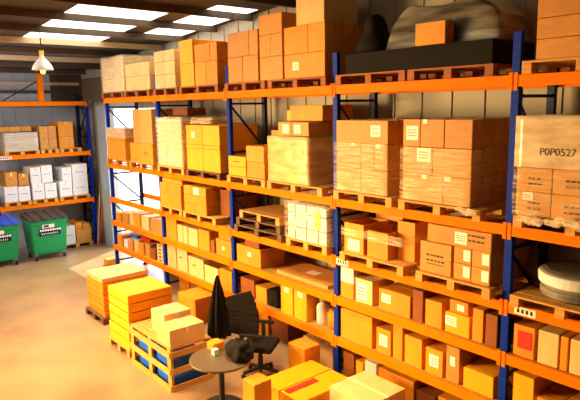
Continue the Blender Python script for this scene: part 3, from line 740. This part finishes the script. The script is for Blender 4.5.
wl('white blue printed carton, third from left on lower row, end rack', -.98, -.66, q, q+.46); wl('white blue printed carton, fourth from left on lower row, end rack', -.64, -.31, q, q+.44)
wl('white blue printed carton, left of taller pair stacked in middle', -1.0, -.72, q+.462, q+.93); wl('white blue printed carton, right of taller pair stacked in middle', -.70, -.40, q+.462, q+.96)
wl('white blue printed carton, second from right on lower row, end rack', -.22, .14, q, q+.46); wl('white blue printed carton, rightmost on lower row, end rack', .17, .62, q, q+.45)
wl('white blue printed carton stacked on the rightmost, end rack', .17, .62, q+.452, q+.93); wl('white blue printed carton high up left of rightmost stack', -.12, .15, q+.462, q+.86)
lp('pallet on floor right of green bin, under end rack', -.30, .64, 0.001)
wl('white blue printed carton on floor pallet right of green bin', -.22, .13, PB, PB+.56)
carton('tan carton on floor pallet right of green bin', XB+.1, XF, .16, .62, PB, PB+.42, 'tan', group=g)
carton('open tan carton topping the floor pallet, left of two', XB+.2, XF-.05, .0+.16, .36, PB+.422, PB+.62, 'orange', group=g, open_top=True)
carton('small tan carton topping the floor pallet, right of two', XB+.2, XF-.05, .39, .60, PB+.422, PB+.55, 'tan', group=g)
# orange post with brace on the end rack's top beam
bm = bm_new(); box(bm, -3.40, -3.26, -.58, -.44, LL[2]+.062, LL[2]+.84, .01)
po = finish(bm, 'upright_stub', 'beam'); tag(po, 'short orange upright standing on top beam of the end rack', 'post')
bm = bm_new(); bar(bm, (-3.33, -1.5, LL[2]+.10), (-3.33, -.59, LL[2]+.62), .03); finish(bm, 'brace', 'darkpost', po)

# ================= wheeled bins
def bin_(label, y0, y1, lid):
    X0, X1 = -3.10, -2.24; cy = (y0+y1)/2; W = y1-y0; D = X1-X0
    root = empty('wheelie_bin', ((X0+X1)/2, cy, 0), label, 'bin')
    bm = bm_new()
    def ring(sx, sy, z): return [bm.verts.new((sx*a*D/2, sy*b*W/2, z)) for a, b in ((-1, -1), (1, -1), (1, 1), (-1, 1))]
    rs = [ring(.80, .84, .17), ring(.84, .88, .24), ring(.97, .98, 1.02), ring(1.03, 1.02, 1.03), ring(1.03, 1.02, 1.13)]
    for a, b in zip(rs, rs[1:]):
        for k_ in range(4): bm.faces.new((a[k_], a[(k_+1) % 4], b[(k_+1) % 4], b[k_]))
    bm.faces.new(list(reversed(rs[0]))); bm.faces.new(rs[-1])
    bmesh.ops.bevel(bm, geom=[e for e in bm.edges if abs(e.verts[0].co.z-e.verts[1].co.z) > .05], offset=.03, segments=3, affect='EDGES')
    finish(bm, 'body', 'green', root)
    bm = bm_new(); n = 10; 
    for s0, s1 in ((-1, 1),):
        vs = []
        for i in range(n+1):
            t = i/n; x = -D/2*1.05 + t*D*1.08; z = 1.135+.13*math.sin(math.pi*(.5+.5*t))*1.0
            vs.append((x, z))
        for (xa, za), (xb, zb) in zip(vs, vs[1:]):
            a = [bm.verts.new(p) for p in ((xa, -W/2*1.04, za), (xb, -W/2*1.04, zb), (xb, W/2*1.04, zb), (xa, W/2*1.04, za), (xa, -W/2*1.04, 1.132), (xb, -W/2*1.04, 1.132), (xb, W/2*1.04, 1.132), (xa, W/2*1.04, 1.132))]
            for f in ((0, 1, 2, 3), (7, 6, 5, 4), (0, 4, 5, 1), (3, 2, 6, 7)): bm.faces.new([a[q_] for q_ in f])
        bmesh.ops.remove_doubles(bm, verts=bm.verts, dist=1e-5)
    li = finish(bm, 'lid', lid, root)
    for i in range(4):
        bm = bm_new(); yy = -W/2+W*(i+.5)/4
        for (xa, za), (xb, zb) in zip(vs, vs[1:]): bar(bm, (xa, yy, za+.012), (xb, yy, zb+.012), .05, .025)
        finish(bm, 'lid_rib', lid, li)
    for sx in (-1, 1):
        for sy in (-1, 1):
            bm = bm_new(); cyl(bm, (sx*.30, sy*W*.38-.025, .075), (sx*.30, sy*W*.38+.025, .075), .074, 18)
            wo = finish(bm, 'wheel', 'rubber', root)
            bm = bm_new(); box(bm, sx*.30-.03, sx*.30+.03, sy*W*.38-.04, sy*W*.38+.04, .12, .172); finish(bm, 'caster_bracket', 'galv', wo)
            bm = bm_new(); cyl(bm, (sx*.30, sy*W*.38-.027, .075), (sx*.30, sy*W*.38+.027, .075), .035, 14); finish(bm, 'hub', 'galv', wo)
    # dark sign on the tapered front
    xs_ = D/2*.945
    bm = bm_new(); box(bm, 0, .006, -W*.29, W*.29, -.10, .10); sg = finish(bm, 'sign', 'post', root, (xs_, 0.0, .80), rot=(0, math.radians(4.1), 0))
    sg.data.materials[0] = M['darkpost']
    bm = bm_new(); rr = random.Random(5); y = -W*.26
    while y < W*.24:
        l = rr.uniform(.02, .06); box(bm, .006, .008, y, y+l, .02, .075); y += l+.016
    y = -W*.22
    while y < W*.22:
        l = rr.uniform(.015, .03); box(bm, .006, .008, y, y+l, -.07, -.03); y += l+.03
    finish(bm, 'sign_lettering', 'paper', sg)
    bm = bm_new(); box(bm, 0, .006, -.19, .13, -.05, .05); st = finish(bm, 'sticker', 'paper', root, (xs_+.012, 0, .96), rot=(0, math.radians(4.1), 0))
    bm = bm_new(); box(bm, .006, .008, -.15, -.02, -.03, .03); finish(bm, 'sticker_print', 'ink', st)
    return root
bin_('green wheeled bin with dark lid between blue lidded bin and cartons', -1.40, -.40, 'lid')
bin_('green wheeled bin with blue lid at left edge of photo', -2.70, -1.68, 'bluelid')

# ================= leaning planks beside the door
for n, (x, y, h, t, m_, lab) in enumerate(((-3.17, .90, 1.9, .07, 'fence', 'brown plank leaning on wall, left of the red one'), (-3.03, .88, 1.25, .06, 'red', 'red plank leaning on wall beside white door frame'), (-3.10, .84, 1.55, .05, 'palesteel', 'pale plank leaning on wall between brown and red ones'))):
    bm = bm_new(); bar(bm, (x, y-.10, .03), (x+.05, y+.04, h), t, .03); tag(finish(bm, 'plank', m_), lab, 'plank', 'planks leaning by the door')
bm = bm_new(); box(bm, -2.74, -2.54, .915, .928, 1.75, 2.05); tag(finish(bm, 'notice', 'noticeblue'), 'small blue notice fixed to the white door frame', 'sign')

# ================= stacks standing on the open floor
carton('small orange carton alone on floor by the far post', -.74, -.47, -.03, .32, .001, .17, 'orange')
g = 'flat cartons stacked on the floor'
ordn = ['lowest', 'second', 'third', 'fourth', 'fifth', 'sixth', 'seventh', 'topmost']
pallet('pallet under the pale topped flat carton stack on floor', 2.66, 3.58, -1.80, -.80, 0.001, 'darkwood')
for i in range(7):
    z = .132+i*.112
    carton(f'flat orange carton, {ordn[i] if i < 6 else "topmost"} in floor stack nearest the far door', 2.70+random.uniform(-.01, .01), 3.55-random.uniform(0, .03), -1.77+random.uniform(0, .03), -.82, z, z+.098, 'pale' if i == 6 else 'orange', group=g, tape=False)  # topmost one pale: strong light from above put into its colour
pallet('pallet under the yellow topped flat carton stack on floor', 4.46, 5.32, -2.06, -1.20, 0.001, 'wood')
for i in range(6):
    z = .132+i*.158
    carton(f'flat yellow carton, {ordn[i] if i < 5 else "topmost"} in floor stack beside slatted crate', 4.48+random.uniform(-.01, .01), 5.31-random.uniform(0, .03), -2.04+random.uniform(0, .03), -1.21, z, z+.142, 'yellow', group=g, tape=False)
# slatted crate with blue trays inside
root = empty('slatted_crate', (6.16, -1.74, 0), 'wooden slatted crate holding blue trays, carrying two pale cartons', 'crate')
W, D, H = 1.34, .70, .66
for sx in (-1, 0, 1):
    for sy in (-1, 1):
        bm = bm_new(); box(bm, sx*(W/2-.05)-.05, sx*(W/2-.05)+.05, sy*(D/2-.02)-.02, sy*(D/2-.02)+.02, 0, H-.021); finish(bm, 'post', 'wood', root)
for z in (.04, .30, .56):
    bm = bm_new()
    for sy in (-1, 1): box(bm, -W/2, W/2, sy*(D/2+.011)-.01, sy*(D/2+.011)+.01, z-.04, z+.05)
    for sx in (-1, 1): box(bm, sx*(W/2+.011)-.01, sx*(W/2+.011)+.01, -D/2, D/2, z-.04, z+.05)
    finish(bm, 'rail', 'wood', root)
bm = bm_new()
for i in range(7): box(bm, -W/2, W/2, -D/2+i*D/7, -D/2+(i+1)*D/7-.01, H-.02, H)
finish(bm, 'top_boards', 'wood', root)
for i, x in enumerate((5.84, 6.48)):
    for j, z in enumerate((.02, .30)):
        bm = bm_new(); box(bm, -.25, .25, -.28, .28, 0, .14, .015)
        o = finish(bm, 'tray', 'blue', None, (x, -1.74, z)); tag(o, f'blue tray inside slatted crate, {["lower", "upper"][j]} {["left", "right"][i]} opening', 'tray', 'blue trays in the slatted crate')
carton('pale rounded carton on slatted crate, taller one at the back', 5.92, 6.36, -1.92, -1.46, H+.002, H+.34, 'pale')
carton('pale yellow carton on slatted crate, nearer low one', 6.42, 6.82, -2.08, -1.50, H+.002, H+.27, 'pale')
carton('orange carton with wide flat top on floor behind yellow stack', 4.10, 4.76, -.46, .12, 0.001, .50, 'orange')

# closed parasol
root = empty('folded_parasol', (6.12, -.80, 0), 'tall black folded parasol standing left of black office chair', 'parasol')
bm = bm_new(); n = 24
prof = [(.165, .30), (.17, .36), (.13, .75), (.075, 1.1), (.03, 1.30), (.012, 1.35)]
rings = [[bm.verts.new((r*(1+.22*math.cos(8*2*math.pi*k_/48))*math.cos(2*math.pi*k_/48), r*(1+.22*math.cos(8*2*math.pi*k_/48))*math.sin(2*math.pi*k_/48), z)) for k_ in range(48)] for r, z in prof]
for a, b in zip(rings, rings[1:]):
    for k_ in range(48): bm.faces.new((a[k_], a[(k_+1) % 48], b[(k_+1) % 48], b[k_]))
bm.faces.new(rings[-1]); bm.faces.new(list(reversed(rings[0])))
finish(bm, 'canopy', 'black', root)
bm = bm_new(); cyl(bm, (0, 0, .05), (0, 0, .32), .022); finish(bm, 'pole', 'galv', root)
bm = bm_new(); lathe(bm, [(.02, 0), (.20, 0), (.20, .03), (.05, .07), (.03, .09)], 24); finish(bm, 'base', 'rubber', root)

# office chair
root = empty('office_chair', (7.27, -.80, 0), 'black office chair with armrests behind the round table', 'chair', rz=math.radians(35))
bm = bm_new(); lathe(bm, [(.02, .30), (.03, .30), (.03, .46), (.02, .46)], 12); finish(bm, 'gas_column', 'rubber', root)
for i in range(5):
    a = 2*math.pi*i/5; bm = bm_new(); bar(bm, (.02*math.cos(a), .02*math.sin(a), .14), (.28*math.cos(a), .28*math.sin(a), .09), .05, .035)
    lg = finish(bm, 'leg', 'rubber', root)
    bm = bm_new(); cyl(bm, (.28*math.cos(a)-.02*math.sin(a), .28*math.sin(a)+.02*math.cos(a), .035), (.28*math.cos(a)+.02*math.sin(a), .28*math.sin(a)-.02*math.cos(a), .035), .034, 14); finish(bm, 'caster', 'rubber', lg)
bm = bm_new(); cyl(bm, (0, 0, .12), (0, 0, .31), .04); finish(bm, 'hub', 'rubber', root)
bm = bm_new(); box(bm, -.25, .25, -.25, .25, .46, .56, .04); finish(bm, 'seat', 'black', root, smooth=True)
bm = bm_new(); n = 8
for i in range(n):
    z0, z1 = .64+i*.08, .72+i*.08; t0, t1 = i/n, (i+1)/n
    bar(bm, (-.27-.06*t0+.05*math.sin(math.pi*t0), 0, z0), (-.27-.06*t1+.05*math.sin(math.pi*t1), 0, z1+.005), .07, .46-.16*max(0, t1-.6))
bmesh.ops.remove_doubles(bm, verts=bm.verts, dist=.002)
finish(bm, 'backrest', 'black', root)
bm = bm_new(); bar(bm, (-.10, 0, .47), (-.28, 0, .50), .05); bar(bm, (-.29, 0, .48), (-.30, 0, .72), .05); finish(bm, 'back_support', 'rubber', root)
for sy in (-1, 1):
    bm = bm_new(); box(bm, -.22, .14, sy*.30-.035, sy*.30+.035, .74, .78, .012); ar = finish(bm, 'armrest', 'black', root)
    bm = bm_new(); bar(bm, (-.04, sy*.30, .52), (-.04, sy*.30, .745), .05); bar(bm, (-.04, sy*.31, .52), (-.04, sy*.22, .49), .05); finish(bm, 'arm_post', 'rubber', ar)

# round table and the bag on it
root = empty('round_table', (7.64, -1.75, 0), 'round grey topped table in front of black office chair', 'table')
bm = bm_new(); lathe(bm, [(.02, .67), (.40, .67), (.425, .68), (.43, .70), (.425, .71), (.02, .712)], 48); finish(bm, 'tabletop', 'greytop', root)
bm = bm_new(); cyl(bm, (0, 0, .04), (0, 0, .67), .04); finish(bm, 'pedestal', 'rubber', root)
bm = bm_new(); lathe(bm, [(.02, 0), (.28, 0), (.28, .02), (.06, .05)], 32); finish(bm, 'base', 'rubber', root)
bm = bm_new(); bmesh.ops.create_icosphere(bm, subdivisions=4, radius=.2)
from mathutils import noise as NZ
for v in bm.verts:
    f_ = 1+.35*NZ.noise(v.co*9); v.co = Vector((v.co.x*1.15*f_, v.co.y*.8*f_, max(-.11, v.co.z*.85*f_)))
tag(finish(bm, 'bag', 'black', None, (7.86, -1.57, .825), smooth=True), 'crumpled black bag lying on the round table', 'bag')
carton('small orange carton on the round table, left of black bag', 7.27, 7.44, -1.74, -1.56, .713, .83, 'orange')
carton('little white carton on the round table, front of black bag', 7.48, 7.56, -1.80, -1.72, .713, .80, 'white', tape=False)
# near cartons at the foot of the picture
carton('upright orange carton on floor right of round table', 8.16, 8.42, -1.76, -1.48, 0.001, .60, 'orange')
carton('orange carton on floor behind yellow flat cartons', 7.48, 7.86, -.42, -.10, 0.001, .50, 'orange')
pallet('low pallet under the yellow flat cartons', 7.88, 8.78, -1.30, -.30, 0.001, 'wood')
carton('yellow flat carton, left of pair on low floor pallet', 7.90, 8.32, -1.28, -.32, .131, .33, 'yellow', tape=False)
o = carton('yellow flat carton with red stripe, right of pair on low pallet', 8.34, 8.76, -1.28, -.32, .131, .33, 'yellow', tape=False)
bm = bm_new(); box(bm, -.18, -.06, -.44, .1, .198, .203); finish(bm, 'red_stripe', 'red', o)
carton('large pale carton on floor right of yellow flat cartons', 8.92, 9.62, -.92, -.24, 0.001, .50, 'pale')

# ================= pendant lamp
LX, LY, LZ_ = 1.8, -1.98, 4.90
root = empty('pendant_lamp', (LX, LY, LZ_), 'white conical pendant lamp hanging above the end rack', 'lamp')
bm = bm_new(); lathe(bm, [(.20, 0), (.205, .01), (.17, .10), (.10, .19), (.05, .24), (.04, .30)], 32); sh = finish(bm, 'lamp_shade', 'lamp', root, smooth=True)
bm = bm_new(); cyl(bm, (0, 0, .30), (0, 0, .38), .045); finish(bm, 'lamp_holder', 'yellowtag', root)
bm = bm_new(); cyl(bm, (0, 0, .38), (0, 0, rz(LX)-LZ_-.01), .012); finish(bm, 'cord', 'rubber', root)
bm = bm_new(); bmesh.ops.create_uvsphere(bm, u_segments=16, v_segments=10, radius=.05, matrix=Matrix.Translation((0, 0, -.03))); finish(bm, 'bulb', 'bulb', root)
